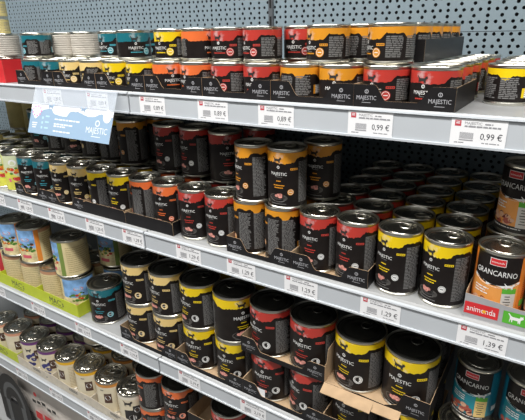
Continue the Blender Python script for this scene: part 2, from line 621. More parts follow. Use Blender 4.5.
        cream = mat('print_cream', (0.80, 0.66, 0.36), .45) if col == 'aqua' else mat('print_pale_grey', (.62, .60, .56), .45)
        F.rect(S(31), Z(.74), .0195, .034, cream)
        F.rect(S(31), Z(.53), .0195, .0085, green)
        F.cat(S(31), Z(.505), .013, M_WHITE)
        for q in range(6):
            F.rect(S(29), Z(.62 + .045 * q), rng.uniform(.006, .013), .0013, M_DARKP)
        F.lines(S(-60), S(40), Z(.975), Z(.935), M_WHITE, .004, rng, .35)
        F.lines(S(66), S(100), Z(.85), Z(.12), mat('print_' + col + '_ink', (0.30, 0.06, 0.01) if col == 'orange' else (0.02, .38, .5), .5), .0036, rng, .4)
        F.rect(S(74), Z(.75), .014, .010, green if col == 'orange' else M_WHITE)
        F.lines(S(-140), S(-75), Z(.85), Z(.15), M_GREY, .003, rng, .4)
    elif style == 'stripe':          # cream paper label with picture panel and upright stripe
        paper = mat('label_cream_paper', (0.74, 0.62, 0.34), 0.6, noise=(25, .08))
        stripe = {'carrot': mat('label_stripe_orange', (.80, .26, .03), .5), 'garden': mat('label_stripe_green', (.20, .28, .06), .5),
                  'sky': mat('label_stripe_green', (.20, .28, .06), .5), 'paper': mat('label_stripe_sand', (.58, .44, .22), .5),
                  'rose': mat('label_stripe_rose', (.55, .04, .05), .5)}[col]
        pict = mat('label_picture_blue', (0.22, 0.42, 0.72), .45, noise=(50, .35))
        top = mat('label_cap_brown', (0.50, 0.27, 0.15), .5)
        pale = mat('label_picture_pale', (0.80, 0.66, 0.36), .5, noise=(70, .3))
        cols = []
        for j in range(N):
            d0, d1 = 360.0 * j / N - 180, 360.0 * (j + 1) / N - 180
            t = Z(.10)
            if -38 <= d0 < 30 or (col == 'sky' and -60 <= d0 < 60):
                segs = [(((z0, z0), (Z(.55), Z(.55))), pale), (((Z(.55), Z(.55)), (z1, z1)), pict)]
            elif 30 <= d0 < 46:
                segs = [(((z0, z0), (z1, z1)), stripe)]
            else:
                segs = [(((z0, z0), (t, t)), paper), (((t, t), (z1, z1)), top if col in ('carrot', 'paper') else paper)]
            cols.append((deg(d0), deg(d1), segs))
        lab = wrap(Rl, z0, z1, cols)
        ink = mat('print_brown_ink', (.42, .30, .13), .6)
        F.lines(S(58), S(150), Z(.92), Z(.16), ink, .0062, rng, .22, .4)
        F.lines(S(-160), S(-60), Z(.92), Z(.16), ink, .0062, rng, .22, .4)
        gr, rd, yl = mat('print_leaf', (.09, .24, .03), .5), mat('print_tomato', (.55, .05, .02), .5), mat('print_straw', (.78, .52, .08), .5)
        for q in range(26):
            F.disc(S(rng.uniform(-34, 26)), Z(rng.uniform(.40, .66)), rng.uniform(.003, .006), rng.choice((gr, gr, rd, stripe, yl, M_DARKP)), 8, .7)
        F.disc(S(-2), Z(.28), .014, mat('print_ribbon', (.60, .30, .32), .5), 16, .45)
        F.text('MAC\'s', S(-2), Z(.28), .02, M_WHITE)
        F.rect(S(-6), Z(.82), .03, .010, mat('print_rose', (.70, .12, .16), .5))
    elif style == 'picture':         # yellow-green tins with a meat picture
        yel = mat('label_lime', (0.70, 0.68, 0.10), .45, noise=(30, .2)); pal = mat('label_pale_green', (0.62, 0.66, 0.42), .45)
        cols = []
        for j in range(N):
            d0, d1 = 360.0 * j / N - 180, 360.0 * (j + 1) / N - 180
            w = .55 + .08 * math.sin(deg(d0 * 3))
            w2 = .55 + .08 * math.sin(deg(d1 * 3))
            cols.append((deg(d0), deg(d1), [(((z0, z0), (Z(w), Z(w2))), yel), (((Z(w), Z(w2)), (z1, z1)), pal if abs(d0) < 55 else yel)]))
        lab = wrap(Rl, z0, z1, cols)
        gr, rd, pk, og = mat('print_leaf', (.09, .24, .03), .5), mat('print_tomato', (.55, .05, .02), .5), mat('print_pink', (.72, .14, .22), .5), mat('print_orange_veg', (.80, .28, .03), .5)
        for q in range(16):
            F.disc(S(rng.uniform(-42, 42)), Z(rng.uniform(.36, .52)), rng.uniform(.003, .007), rng.choice((gr, rd, og, og)), 9, .7)
        F.disc(0, Z(.20), .011, M_WHITE, 12, .8)
        for q in range(12):
            F.disc(S(rng.uniform(-30, 30)), Z(.70 + rng.uniform(-.06, .06)), rng.uniform(.003, .007), rng.choice((pk, rd, pk)), 9, .7)
        F.lines(S(60), S(130), Z(.9), Z(.15), M_GREY, .004, rng, .3)
    elif style == 'terrine':         # pale label with a coloured ring under the lid
        base = mat('label_ivory', (0.76, 0.68, 0.50), .5, noise=(30, .08)); ring = {
            'lime': mat('ring_peach', (.68, .34, .22), .45), 'plum': mat('ring_plum', (.16, .05, .20), .45), 'gold': mat('ring_gold', (.80, .46, .03), .45),
            'copper': mat('ring_copper', (.62, .27, .06), .45), 'snow': mat('ring_ivory', (.80, .74, .62), .45)}[col]
        cols = []
        for j in range(N):
            d0, d1 = 360.0 * j / N - 180, 360.0 * (j + 1) / N - 180
            t = Z(.10)
            cols.append((deg(d0), deg(d1), [(((z0, z0), (t, t)), base), (((t, t), (z1, z1)), ring)]))
        lab = wrap(Rl, z0, z1, cols)
        if col == 'plum':
            blue = mat('print_blue', (.05, .05, .20), .5)
            for q in range(14):
                F.disc(S(rng.uniform(-30, 10)), Z(rng.uniform(.42, .9)), rng.uniform(.005, .009), blue, 9, .8)
            F.cat(S(-20), Z(.38), .02, M_DARKP)
        elif col == 'snow':
            F.rect(S(0), Z(.70), .052, .05, M_DARKP); F.disc(S(-4), Z(.72), .011, M_WHITE, 14, .9); F.cat(S(-14), Z(.32), .026, M_DARKP)
        brn = mat('print_brown', (.09, .045, .03), .5)
        F.rect(S(14), Z(.48), .023, .034, brn if col != 'snow' else M_DARKP)
        F.disc(S(14), Z(.46), .0085, M_WHITE, 16); F.disc(S(14), Z(.46), .0035, brn, 8)
        F.lines(S(45), S(110), Z(.92), Z(.2), mat('print_brown_ink', (.42, .30, .13), .6), .006, rng, .22)
        F.lines(S(-120), S(-50), Z(.92), Z(.2), mat('print_brown_ink', (.42, .30, .13), .6), .006, rng, .22)
        if col in ('gold', 'copper'):
            F.rect(S(-6), Z(.2), .012, .0022, M_DARKP)
    elif style == 'plain':
        lab = wrap(Rl, z0, z1, [(deg(4.0 * j - 180), deg(4.0 * j - 176), [(((z0, z0), (z1, z1)), M_BLACK)]) for j in range(N)])
        F.lines(S(-60), S(60), Z(.9), Z(.2), M_GREY, .004, rng, .4)
    else:                            # pale: ribbed paper sleeve
        pm = mat('sleeve_' + col, (0.50, 0.46, 0.40) if col == 'pale' else (0.62, 0.52, 0.22), 0.7, noise=(20, .15), bump=(90, .3))
        lab = MB()
        prof = []
        n = int(hh / .0052)
        for q in range(n + 1):
            z = z0 + hh * q / n
            prof += [(Rl - .0002, z)]
            if q < n:
                prof += [(Rl + .0007, z + hh / n * .25), (Rl + .0007, z + hh / n * .75)]
        lab.lathe(prof, 40, pm)
        F.lines(S(30), S(75), Z(.85), Z(.2), mat('print_sleeve', (.36, .33, .29), .6), .0052, rng, .3)
    _label[key] = lab.mesh('label', True)
    _print[key] = F.bent(Rp if style != 'pale' else Rl + .0011).mesh('print')
    return _label[key], _print[key]


CANS = [
 (1,1,1,'maj','teal','s',-0.3875,0.062,0.0411,-58),
 (1,1,2,'maj','teal','s',-0.3875,0.135,0.0411,-40),
 (1,1,1,'maj','teal','s',-0.3145,0.062,0.0411,19),
 (1,1,2,'maj','teal','s',-0.3145,0.135,0.0411,23),
 (1,1,1,'maj','cream','s',-0.239,0.062,0.0411,5),
 (1,1,2,'maj','cream','s',-0.239,0.135,0.0411,-2),
 (1,1,1,'maj','cream','s',-0.166,0.062,0.0411,-44),
 (1,1,2,'maj','cream','s',-0.166,0.135,0.0411,19),
 (1,1,1,'maj','yellow','s',-0.09,0.062,0.0411,5),
 (1,1,2,'maj','yellow','s',-0.09,0.135,0.0411,-94),
 (1,1,1,'maj','yellow','s',-0.017,0.062,0.0411,-12),
 (1,1,2,'maj','yellow','s',-0.017,0.135,0.0411,-9),
 (1,1,1,'maj','orange','s',0.059,0.062,0.0411,49),
 (1,1,2,'maj','orange','s',0.059,0.135,0.0411,-99),
 (1,1,1,'maj','orange','s',0.132,0.062,0.0411,-8),
 (1,1,2,'maj','orange','s',0.132,0.135,0.0411,-16),
 (1,1,1,'maj','red','s',0.208,0.062,0.0411,-22),
 (1,1,2,'maj','red','s',0.208,0.135,0.0411,-19),
 (1,1,1,'maj','red','s',0.281,0.062,0.0411,-1),
 (1,1,2,'maj','red','s',0.281,0.135,0.0411,-65),
 (1,1,1,'maj','amber','s',0.357,0.062,0.0411,-97),
 (1,1,2,'maj','amber','s',0.357,0.135,0.0411,-11),
 (1,1,1,'maj','amber','s',0.43,0.062,0.0411,6),
 (1,1,2,'maj','amber','s',0.43,0.135,0.0411,-118),
 (1,1,1,'maj','red','s',0.505,0.062,0.0411,-18),
 (1,1,2,'maj','red','s',0.505,0.135,0.0411,-93),
 (1,1,1,'maj','red','s',0.578,0.062,0.0411,-14),
 (1,1,2,'maj','red','s',0.578,0.135,0.0411,-128),
 (1,1,3,'maj','amber','s',0.357,0.209,0.0393,-20),
 (1,1,4,'maj','amber','s',0.357,0.2825,0.0393,-31),
 (1,1,5,'maj','amber','s',0.357,0.356,0.0393,-16),
 (1,1,6,'maj','amber','s',0.357,0.4295,0.0393,-25),
 (1,1,3,'maj','amber','s',0.43,0.209,0.0393,-17),
 (1,1,4,'maj','amber','s',0.43,0.2825,0.0393,-11),
 (1,1,5,'maj','amber','s',0.43,0.356,0.0393,-93),
 (1,1,6,'maj','amber','s',0.43,0.4295,0.0393,-124),
 (1,1,3,'maj','red','s',0.505,0.209,0.0393,-29),
 (1,1,4,'maj','red','s',0.505,0.2825,0.0393,-96),
 (1,1,5,'maj','red','s',0.505,0.356,0.0393,-82),
 (1,1,6,'maj','red','s',0.505,0.4295,0.0393,-24),
 (1,1,3,'maj','red','s',0.578,0.209,0.0393,-84),
 (1,1,4,'maj','red','s',0.578,0.2825,0.0393,-34),
 (1,1,5,'maj','red','s',0.578,0.356,0.0393,-27),
 (1,1,6,'maj','red','s',0.578,0.4295,0.0393,-44),
 (1,1,2,'maj','yellow','s',0.6665,0.163,0.0393,-129),
 (1,1,3,'maj','yellow','s',0.6665,0.237,0.0393,-39),
 (1,1,4,'maj','yellow','s',0.6665,0.311,0.0393,-105),
 (1,1,5,'maj','yellow','s',0.6665,0.385,0.0393,-26),
 (1,1,2,'maj','yellow','s',0.7405,0.163,0.0393,-134),
 (1,1,3,'maj','yellow','s',0.7405,0.237,0.0393,-44),
 (1,1,4,'maj','yellow','s',0.7405,0.311,0.0393,-140),
 (1,1,5,'maj','yellow','s',0.7405,0.385,0.0393,-140),
 (1,2,1,'maj','teal','s',-0.42,0.092,0.1001,-43),
 (1,2,2,'maj','teal','s',-0.195,0.147,0.1001,-4),
 (1,2,1,'maj','teal','s',-0.067,0.09,0.1001,53),
 (1,2,2,'maj','teal','s',-0.104,0.165,0.1001,16),
 (1,2,1,'maj','yellow','s',0.044,0.09,0.1001,-2),
 (1,2,1,'maj','orange','s',0.1165,0.09,0.1001,80),
 (1,2,1,'maj','red','s',0.1895,0.09,0.1001,0),
 (1,2,1,'maj','red','s',0.2625,0.09,0.1001,-31),
 (1,2,2,'maj','red','s',0.318,0.141,0.1001,-2),
 (1,2,1,'maj','amber','s',0.392,0.09,0.1001,-33),
 (1,2,2,'maj','amber','s',0.4245,0.158,0.1001,-89),
 (1,2,1,'maj','amber','s',0.4985,0.09,0.1001,-54),
 (1,2,3,'maj','amber','s',0.5025,0.17,0.1001,-21),
 (1,2,4,'maj','amber','s',0.5025,0.2425,0.1001,-29),
 (1,2,5,'maj','amber','s',0.5025,0.315,0.1001,-23),
 (1,2,6,'maj','amber','s',0.5025,0.3875,0.1001,-87),
 (1,2,1,'pale','pale','s',-0.388,0.157,0.1001,54),
 (1,2,1,'pale','pale','s',-0.311,0.157,0.1001,52),
 (1,1,1,'pale','pale','s',-0.53,0.072,0.0413,60),
 (1,2,1,'pale','pale','s',-0.53,0.072,0.1003,60),
 (1,1,1,'pale','honey','s',-1.029,0.35,0.0393,60),
 (1,2,1,'pale','honey','s',-1.029,0.35,0.0983,60),
 (1,3,1,'pale','honey','s',-1.029,0.35,0.1573,60),
 (1,4,1,'pale','honey','s',-1.029,0.35,0.2163,60),
 (2,1,1,'maj','teal','m',-0.488,0.056,-0.2623,30),
 (2,1,2,'maj','teal','m',-0.488,0.1305,-0.2623,-53),
 (2,1,3,'maj','teal','m',-0.488,0.205,-0.2641,10),
 (2,1,1,'maj','teal','m',-0.415,0.056,-0.2623,28),
 (2,1,2,'maj','teal','m',-0.415,0.1305,-0.2623,-84),
 (2,1,3,'maj','teal','m',-0.415,0.205,-0.2641,-87),
 (2,1,1,'maj','cream','m',-0.3395,0.056,-0.2623,12),
 (2,1,2,'maj','cream','m',-0.3395,0.1305,-0.2623,17),
 (2,1,3,'maj','cream','m',-0.3395,0.205,-0.2641,7),
 (2,1,1,'maj','cream','m',-0.2665,0.056,-0.2623,21),
 (2,1,2,'maj','cream','m',-0.2665,0.1305,-0.2623,-43),
 (2,1,3,'maj','cream','m',-0.2665,0.205,-0.2641,-46),
 (2,1,1,'maj','yellow','m',-0.191,0.056,-0.2623,-33),
 (2,1,2,'maj','yellow','m',-0.191,0.1305,-0.2623,-60),
 (2,1,3,'maj','yellow','m',-0.191,0.205,-0.2641,3),
 (2,1,1,'maj','yellow','m',-0.118,0.056,-0.2623,2),
 (2,1,2,'maj','yellow','m',-0.118,0.1305,-0.2623,3),
 (2,1,3,'maj','yellow','m',-0.118,0.205,-0.2641,8),
 (2,1,1,'maj','orange','m',-0.042,0.056,-0.2623,-72),
 (2,1,2,'maj','orange','m',-0.042,0.1305,-0.2623,-95),
 (2,1,3,'maj','orange','m',-0.042,0.205,-0.2641,5),
 (2,1,1,'maj','orange','m',0.031,0.056,-0.2623,8),
 (2,1,2,'maj','orange','m',0.031,0.1305,-0.2623,-2),
 (2,1,3,'maj','orange','m',0.031,0.205,-0.2641,-101),
 (2,1,1,'maj','red','m',0.106,0.056,-0.2641,12),
 (2,1,2,'maj','red','m',0.106,0.1305,-0.2641,-6),
 (2,1,3,'maj','red','m',0.106,0.205,-0.2641,-8),
 (2,1,1,'maj','red','m',0.179,0.056,-0.2641,-6),
 (2,1,2,'maj','red','m',0.179,0.1305,-0.2641,-104),
 (2,1,3,'maj','red','m',0.179,0.205,-0.2641,-11),
 (2,1,1,'maj','amber','m',0.2525,0.056,-0.2623,-71),
 (2,1,2,'maj','amber','m',0.2525,0.1305,-0.2623,2),
 (2,1,3,'maj','amber','m',0.2525,0.205,-0.2641,0),
 (2,1,1,'maj','amber','m',0.3255,0.056,-0.2623,-85),
 (2,1,2,'maj','amber','m',0.3255,0.1305,-0.2623,-17),
 (2,1,3,'maj','amber','m',0.3255,0.205,-0.2641,-69),
 (2,1,1,'maj','red','m',0.401,0.056,-0.2623,-4),
 (2,1,2,'maj','red','m',0.401,0.1305,-0.2623,-30),
 (2,1,3,'maj','red','m',0.401,0.205,-0.2641,-31),
 (2,1,4,'maj','red','m',0.401,0.2795,-0.2641,-24),
 (2,1,5,'maj','red','m',0.401,0.354,-0.2641,-26),
 (2,1,6,'maj','red','m',0.401,0.4285,-0.2641,-36),
 (2,1,1,'maj','red','m',0.474,0.056,-0.2623,-16),
 (2,1,2,'maj','red','m',0.474,0.1305,-0.2623,-25),
 (2,1,3,'maj','red','m',0.474,0.205,-0.2641,-93),
 (2,1,4,'maj','red','m',0.474,0.2795,-0.2641,-14),
 (2,1,5,'maj','red','m',0.474,0.354,-0.2641,-22),
 (2,1,6,'maj','red','m',0.474,0.4285,-0.2641,-16),
 (2,1,1,'maj','yellow','m',0.549,0.056,-0.2641,-25),
 (2,1,2,'maj','yellow','m',0.549,0.1305,-0.2641,-96),
 (2,1,3,'maj','yellow','m',0.549,0.205,-0.2641,-32),
 (2,1,4,'maj','yellow','m',0.549,0.2795,-0.2641,-33),
 (2,1,5,'maj','yellow','m',0.549,0.354,-0.2641,-19),
 (2,1,6,'maj','yellow','m',0.549,0.4285,-0.2641,-27),
 (2,1,1,'maj','yellow','m',0.6245,0.056,-0.2641,-27),
 (2,1,2,'maj','yellow','m',0.6245,0.1305,-0.2641,-21),
 (2,1,3,'maj','yellow','m',0.6245,0.205,-0.2641,-22),
 (2,1,4,'maj','yellow','m',0.6245,0.2795,-0.2641,-133),
 (2,1,5,'maj','yellow','m',0.6245,0.354,-0.2641,-88),
 (2,1,6,'maj','yellow','m',0.6245,0.4285,-0.2641,-89),
 (2,1,1,'carno','orange','m',0.7035,0.058,-0.2623,-2),
 (2,1,2,'carno','orange','m',0.7035,0.1325,-0.2623,-14),
 (2,1,3,'carno','orange','m',0.7035,0.207,-0.2641,-15),
 (2,1,4,'carno','orange','m',0.7035,0.2815,-0.2641,-15),
 (2,1,5,'carno','orange','m',0.7035,0.356,-0.2641,-15),
 (2,1,1,'carno','orange','m',0.7775,0.058,-0.2623,-32),
 (2,2,2,'carno','orange','m',0.7135,0.1325,-0.1518,-22),
 (2,2,2,'maj','teal','m',-0.52,0.131,-0.1518,21),
 (2,2,2,'maj','teal','m',-0.446,0.131,-0.1518,-54),
 (2,2,2,'maj','cream','m',-0.372,0.131,-0.1518,37),
 (2,2,2,'maj','cream','m',-0.298,0.131,-0.1518,-47),
 (2,2,2,'maj','yellow','m',-0.2245,0.131,-0.1518,-79),
 (2,2,2,'maj','amber','m',-0.151,0.131,-0.1518,-37),
 (2,2,2,'maj','red','m',-0.027,0.1315,-0.1518,-7),
 (2,2,2,'maj','red','m',0.054,0.1305,-0.1518,-17),
 (2,2,2,'maj','red','m',0.137,0.1305,-0.1536,43),
 (2,2,1,'maj','amber','m',0.26,0.056,-0.1518,-30),
 (2,2,1,'maj','amber','m',0.3335,0.056,-0.1518,3),
 (2,2,2,'maj','amber','m',0.368,0.131,-0.1518,2),
 (2,2,3,'maj','amber','m',-0.13,0.206,-0.1536,-65),
 (2,2,3,'maj','red','m',0.175,0.206,-0.1536,3),
 (2,1,1,'picture','farm','m',-0.563,0.056,-0.2641,41),
 (2,1,2,'picture','farm','m',-0.563,0.1305,-0.2641,38),
 (2,1,3,'picture','farm','m',-0.563,0.205,-0.2641,36),
 (2,1,4,'picture','farm','m',-0.563,0.2795,-0.2641,34),
 (2,1,5,'picture','farm','m',-0.563,0.354,-0.2641,32),
 (2,1,1,'picture','farm','m',-0.638,0.056,-0.2641,42),
 (2,1,2,'picture','farm','m',-0.638,0.1305,-0.2641,40),
 (2,1,3,'picture','farm','m',-0.638,0.205,-0.2641,37),
 (2,1,4,'picture','farm','m',-0.638,0.2795,-0.2641,35),
 (2,1,5,'picture','farm','m',-0.638,0.354,-0.2641,33),
 (2,1,1,'picture','farm','m',-0.713,0.056,-0.2641,43),
 (2,1,2,'picture','farm','m',-0.713,0.1305,-0.2641,41),
 (2,1,3,'picture','farm','m',-0.713,0.205,-0.2641,39),
 (2,1,4,'picture','farm','m',-0.713,0.2795,-0.2641,37),
 (2,1,5,'picture','farm','m',-0.713,0.354,-0.2641,35),
 (2,2,4,'pale','honey','l',-0.9,0.3,-0.1536,60),
 (2,2,4,'pale','honey','l',-0.802,0.3,-0.1536,58),
 (2,1,6,'pale','honey','m',-0.9,0.2,-0.2641,62),
 (2,1,6,'pale','honey','m',-0.9,0.3,-0.2641,60),
 (2,1,6,'pale','honey','m',-0.8,0.2,-0.2641,61),
 (2,1,6,'pale','honey','m',-0.8,0.3,-0.2641,58),
 (3,1,1,'maj','cream','l',-0.1,0.0625,-0.6023,-9),
 (3,2,1,'maj','cream','l',-0.1,0.0625,-0.4893,-4),
 (3,1,2,'maj','cream','l',-0.1,0.1602,-0.6023,9),
 (3,2,2,'maj','cream','l',-0.1,0.1602,-0.4893,-49),
 (3,1,1,'maj','cream','l',-0.0027,0.0625,-0.6023,-3),
 (3,2,1,'maj','cream','l',-0.0027,0.0625,-0.4893,-12),
 (3,1,2,'maj','cream','l',-0.0027,0.1602,-0.6023,-11),
 (3,2,2,'maj','cream','l',-0.0027,0.1602,-0.4893,-11),
 (3,1,1,'maj','yellow','l',0.097,0.0625,-0.6023,5),
 (3,2,1,'maj','yellow','l',0.097,0.0625,-0.4893,-16),
 (3,1,2,'maj','yellow','l',0.097,0.1602,-0.6023,8),
 (3,2,2,'maj','yellow','l',0.097,0.1602,-0.4893,1),
 (3,1,1,'maj','yellow','l',0.1943,0.0625,-0.6023,0),
 (3,2,1,'maj','yellow','l',0.1943,0.0625,-0.4893,58),
 (3,1,2,'maj','yellow','l',0.1943,0.1602,-0.6023,4),
 (3,2,2,'maj','yellow','l',0.1943,0.1602,-0.4893,4),
 (3,1,1,'maj','red','l',0.2938,0.0625,-0.6023,2),
 (3,2,1,'maj','red','l',0.2938,0.0625,-0.4875,-21),
 (3,1,2,'maj','red','l',0.2938,0.1602,-0.6023,-111),
 (3,1,1,'maj','red','l',0.3911,0.0625,-0.6023,-32),
 (3,2,1,'maj','red','l',0.3911,0.0625,-0.4875,-4),
 (3,1,2,'maj','red','l',0.3911,0.1602,-0.6023,-7),
 (3,1,1,'maj','yellow','l',0.4906,0.0625,-0.6023,-11),
 (3,2,1,'maj','yellow','l',0.4906,0.0625,-0.4875,-17),
 (3,1,2,'maj','yellow','l',0.4906,0.1602,-0.6023,-93),
 (3,2,2,'maj','yellow','l',0.4906,0.1602,-0.4875,-36),
 (3,1,1,'maj','yellow','l',0.5879,0.0625,-0.6023,-5),
 (3,2,1,'maj','yellow','l',0.5879,0.0625,-0.4875,-8),
 (3,1,2,'maj','yellow','l',0.5879,0.1602,-0.6023,-19),
 (3,2,2,'maj','yellow','l',0.5879,0.1602,-0.4875,-33),
 (3,1,1,'maj','teal','l',-0.262,0.068,-0.6041,21),
 (3,1,2,'maj','teal','l',-0.215,0.162,-0.6041,12),
 (3,1,1,'stripe','sky','l',-0.376,0.063,-0.6023,54),
 (3,1,1,'stripe','paper','l',-0.4732,0.063,-0.6023,-71),
 (3,1,1,'stripe','paper','l',-0.5727,0.063,-0.6023,-69),
 (3,1,1,'stripe','paper','l',-0.67,0.063,-0.6023,-67),
 (3,1,1,'stripe','rose','l',-0.7695,0.063,-0.6023,6),
 (3,2,1,'stripe','garden','l',-0.386,0.062,-0.4893,-18),
 (3,2,1,'stripe','carrot','l',-0.556,0.062,-0.4893,24),
 (3,2,1,'stripe','carrot','l',-0.655,0.062,-0.4893,26),
 (3,1,2,'stripe','paper','l',-0.414,0.162,-0.6041,-10),
 (3,1,2,'stripe','paper','l',-0.512,0.162,-0.6041,-8),
 (3,1,2,'stripe','sky','l',-0.315,0.166,-0.6041,40),
 (3,2,2,'stripe','garden','l',-0.33,0.172,-0.4911,15),
 (3,1,1,'plain','steel','l',0.694,0.06,-0.6041,4),
 (3,1,1,'plain','steel','l',0.794,0.06,-0.6041,-4),
 (3,2,1,'carno','aqua','m',0.694,0.092,-0.4911,-5),
 (3,2,1,'carno','aqua','m',0.772,0.092,-0.4911,4),
 (4,1,1,'terrine','lime','l',-0.8833,0.0625,-0.9315,36),
 (4,1,1,'terrine','lime','l',-0.7861,0.0625,-0.9315,35),
 (4,1,1,'terrine','plum','l',-0.6866,0.0625,-0.9315,46),
 (4,1,1,'terrine','plum','l',-0.5894,0.0625,-0.9315,38),
 (4,1,1,'terrine','gold','l',-0.4899,0.0625,-0.9315,-5),
 (4,1,1,'terrine','gold','l',-0.3927,0.0625,-0.9315,27),
 (4,1,1,'terrine','copper','l',-0.2932,0.0625,-0.9315,18),
 (4,1,1,'terrine','snow','l',-0.196,0.0625,-0.9315,41),
 (4,1,2,'terrine','plum','l',-0.73,0.165,-0.9333,31),
 (4,1,2,'terrine','plum','l',-0.632,0.165,-0.9333,29),
 (4,1,2,'terrine','plum','l',-0.534,0.165,-0.9333,27),
 (4,1,2,'terrine','gold','l',-0.436,0.165,-0.9333,25),
 (4,1,2,'terrine','copper','l',-0.338,0.165,-0.9333,23),
 (4,1,2,'terrine','copper','l',-0.24,0.165,-0.9333,20),
 (4,1,2,'terrine','lime','l',-0.83,0.165,-0.9333,32),
 (4,2,2,'terrine','gold','l',-0.474,0.165,-0.8185,38),
 (4,1,1,'maj','orange','l',-0.097,0.06,-0.9333,-51),
 (4,2,1,'maj','orange','l',-0.097,0.06,-0.8203,-51),
 (4,1,1,'maj','orange','l',0.0005,0.06,-0.9333,9),
 (4,2,1,'maj','orange','l',0.0005,0.06,-0.8203,9),
 (4,1,1,'maj','red','l',0.168,0.06,-0.9333,2),
 (4,2,1,'maj','red','l',0.168,0.06,-0.8203,2),
 (4,1,1,'maj','orange','l',0.083,0.112,-0.9333,10),
 (4,1,2,'maj','orange','l',0.083,0.21,-0.9333,7),
]

COLW = {'teal': 'teal-banded black can', 'cream': 'cream-banded black can', 'yellow': 'yellow-banded black can', 'orange': 'orange-banded black can',
        'red': 'red-banded black can', 'amber': 'amber-banded black can'}
LOOK = {('carno', 'orange'): 'orange meat-picture can', ('carno', 'aqua'): 'turquoise meat-picture can',
        ('pale', 'pale'): 'pale grey ribbed can', ('pale', 'honey'): 'honey-yellow ribbed can', ('plain', 'steel'): 'dark can with brownish lid',
        ('stripe', 'sky'): 'cream can with blue sky picture', ('stripe', 'paper'): 'cream paper-labelled can', ('stripe', 'garden'): 'cream can with green stripe',
        ('stripe', 'carrot'): 'cream can with orange stripe', ('stripe', 'rose'): 'cream can with rose-red stripe', ('picture', 'farm'): 'yellow-green picture can',
        ('terrine', 'lime'): 'ivory can with peach ring', ('terrine', 'plum'): 'ivory can with plum-purple ring', ('terrine', 'gold'): 'ivory can with golden ring',
        ('terrine', 'copper'): 'ivory can with copper ring', ('terrine', 'snow'): 'ivory can with black cat panel'}
ORD = ['first', 'second', 'third', 'fourth', 'fifth', 'sixth', 'seventh', 'eighth']
ROWW = {1: 'front row', 2: 'second row back', 3: 'third row back', 4: 'fourth row back', 5: 'fifth row back', 6: 'sixth row back'}
LAYER = {1: 'bottom layer', 2: 'upper layer', 3: 'third layer up', 4: 'topmost layer'}


def can_label(c, all_cans):
    sh, tier, row, style, col = c[:5]
    look = COLW[col] if style == 'maj' else LOOK[(style, col)]
    same = sorted([d for d in all_cans if d[:5] == c[:5]], key=lambda d: (d[6], d[7]))
    where = f'{LAYER[tier]}, {ROWW[row]}, {SHELF_WORD[sh]}'
    if len(same) == 1:
        return f'{look}, {where}'
    i = same.index(c)
    if len(same) == 2:
        return f'{look}, {("left", "right")[i]} of two, {where}'
    return f'{look}, {ORD[i]} from left, {where}'


for c in CANS:
    sh, tier, row, style, col, size, x, y, z, rot = c
    root = thing('food_can', can_label(c, CANS), 'can', (x, y, z), math.radians(rot), f'food cans on the {SHELF_WORD[sh]}')
    lab, pr = label_meshes(style, col, size)
    link('tin', tin_mesh(size), root)
    lo = link('label', lab, root)
    po = link('print', pr, lo)
    if style in ('stripe', 'terrine', 'pale', 'picture'):
        po['kind'] = 'stuff'            # dozens of specks of small print
    kind = 'dark' if size == 'l' and style == 'maj' else 'foil' if style == 'terrine' else 'silver'
    ld = link('lid', lid_mesh(size, kind), root)
    link('ring_pull', ring_mesh(size, kind), ld)


# ------------------------------------------------------------------ card trays
def panel(outline, place, thick, m_out, m_in, name, parent):
    """flat outline (a, z) extruded by thick; place(a, depth, z) -> xyz; depth 0 is the printed outer face"""
    mb = MB()
    n = len(outline)
    mb.face([place(a, 0, z) for a, z in outline], m_out)
    mb.face([place(a, thick, z) for a, z in reversed(outline)], m_in)
    for j in range(n):
        a, z = outline[j]; a2, z2 = outline[(j + 1) % n]
        mb.face([place(a, 0, z), place(a, thick, z), place(a2, thick, z2), place(a2, 0, z2)], m_in)
    return mb.build(name, parent)


def front_outline(w, kind, h, low):
    if kind == 'tabs':
        t = min(.044, w * .33)
        pts = [(0, 0), (w, 0), (w, h), (w - t * .72, h)]
        for q in range(7):
            f = q / 6
            pts.append((w - t * .72 - t * .45 * f, h - (h - low) * (3 * f * f - 2 * f ** 3)))
        for q in range(7):
            f = q / 6
            pts.append((t * 1.17 - t * .45 * f, low + (h - low) * (3 * f * f - 2 * f ** 3)))
        pts.append((0, h))
        return pts
    if kind == 'plain':
        return [(0, 0), (w, 0), (w, h * .82), (w - .006, h), (.010, h), (.004, h * .9), (0, h * .9)]
    if kind == 'slope':
        return [(0, 0), (w, 0), (w, h), (w * .5, h * .82), (0, h)]
    if kind == 'torn':
        return [(0, 0), (w, 0), (w, h), (w - .046, h), (w - .056, h * .35), (w * .60, .004), (w * .35, .006), (w * .2, .003), (0, .003)]
    return [(0, 0), (w, 0), (w, h), (0, h)]


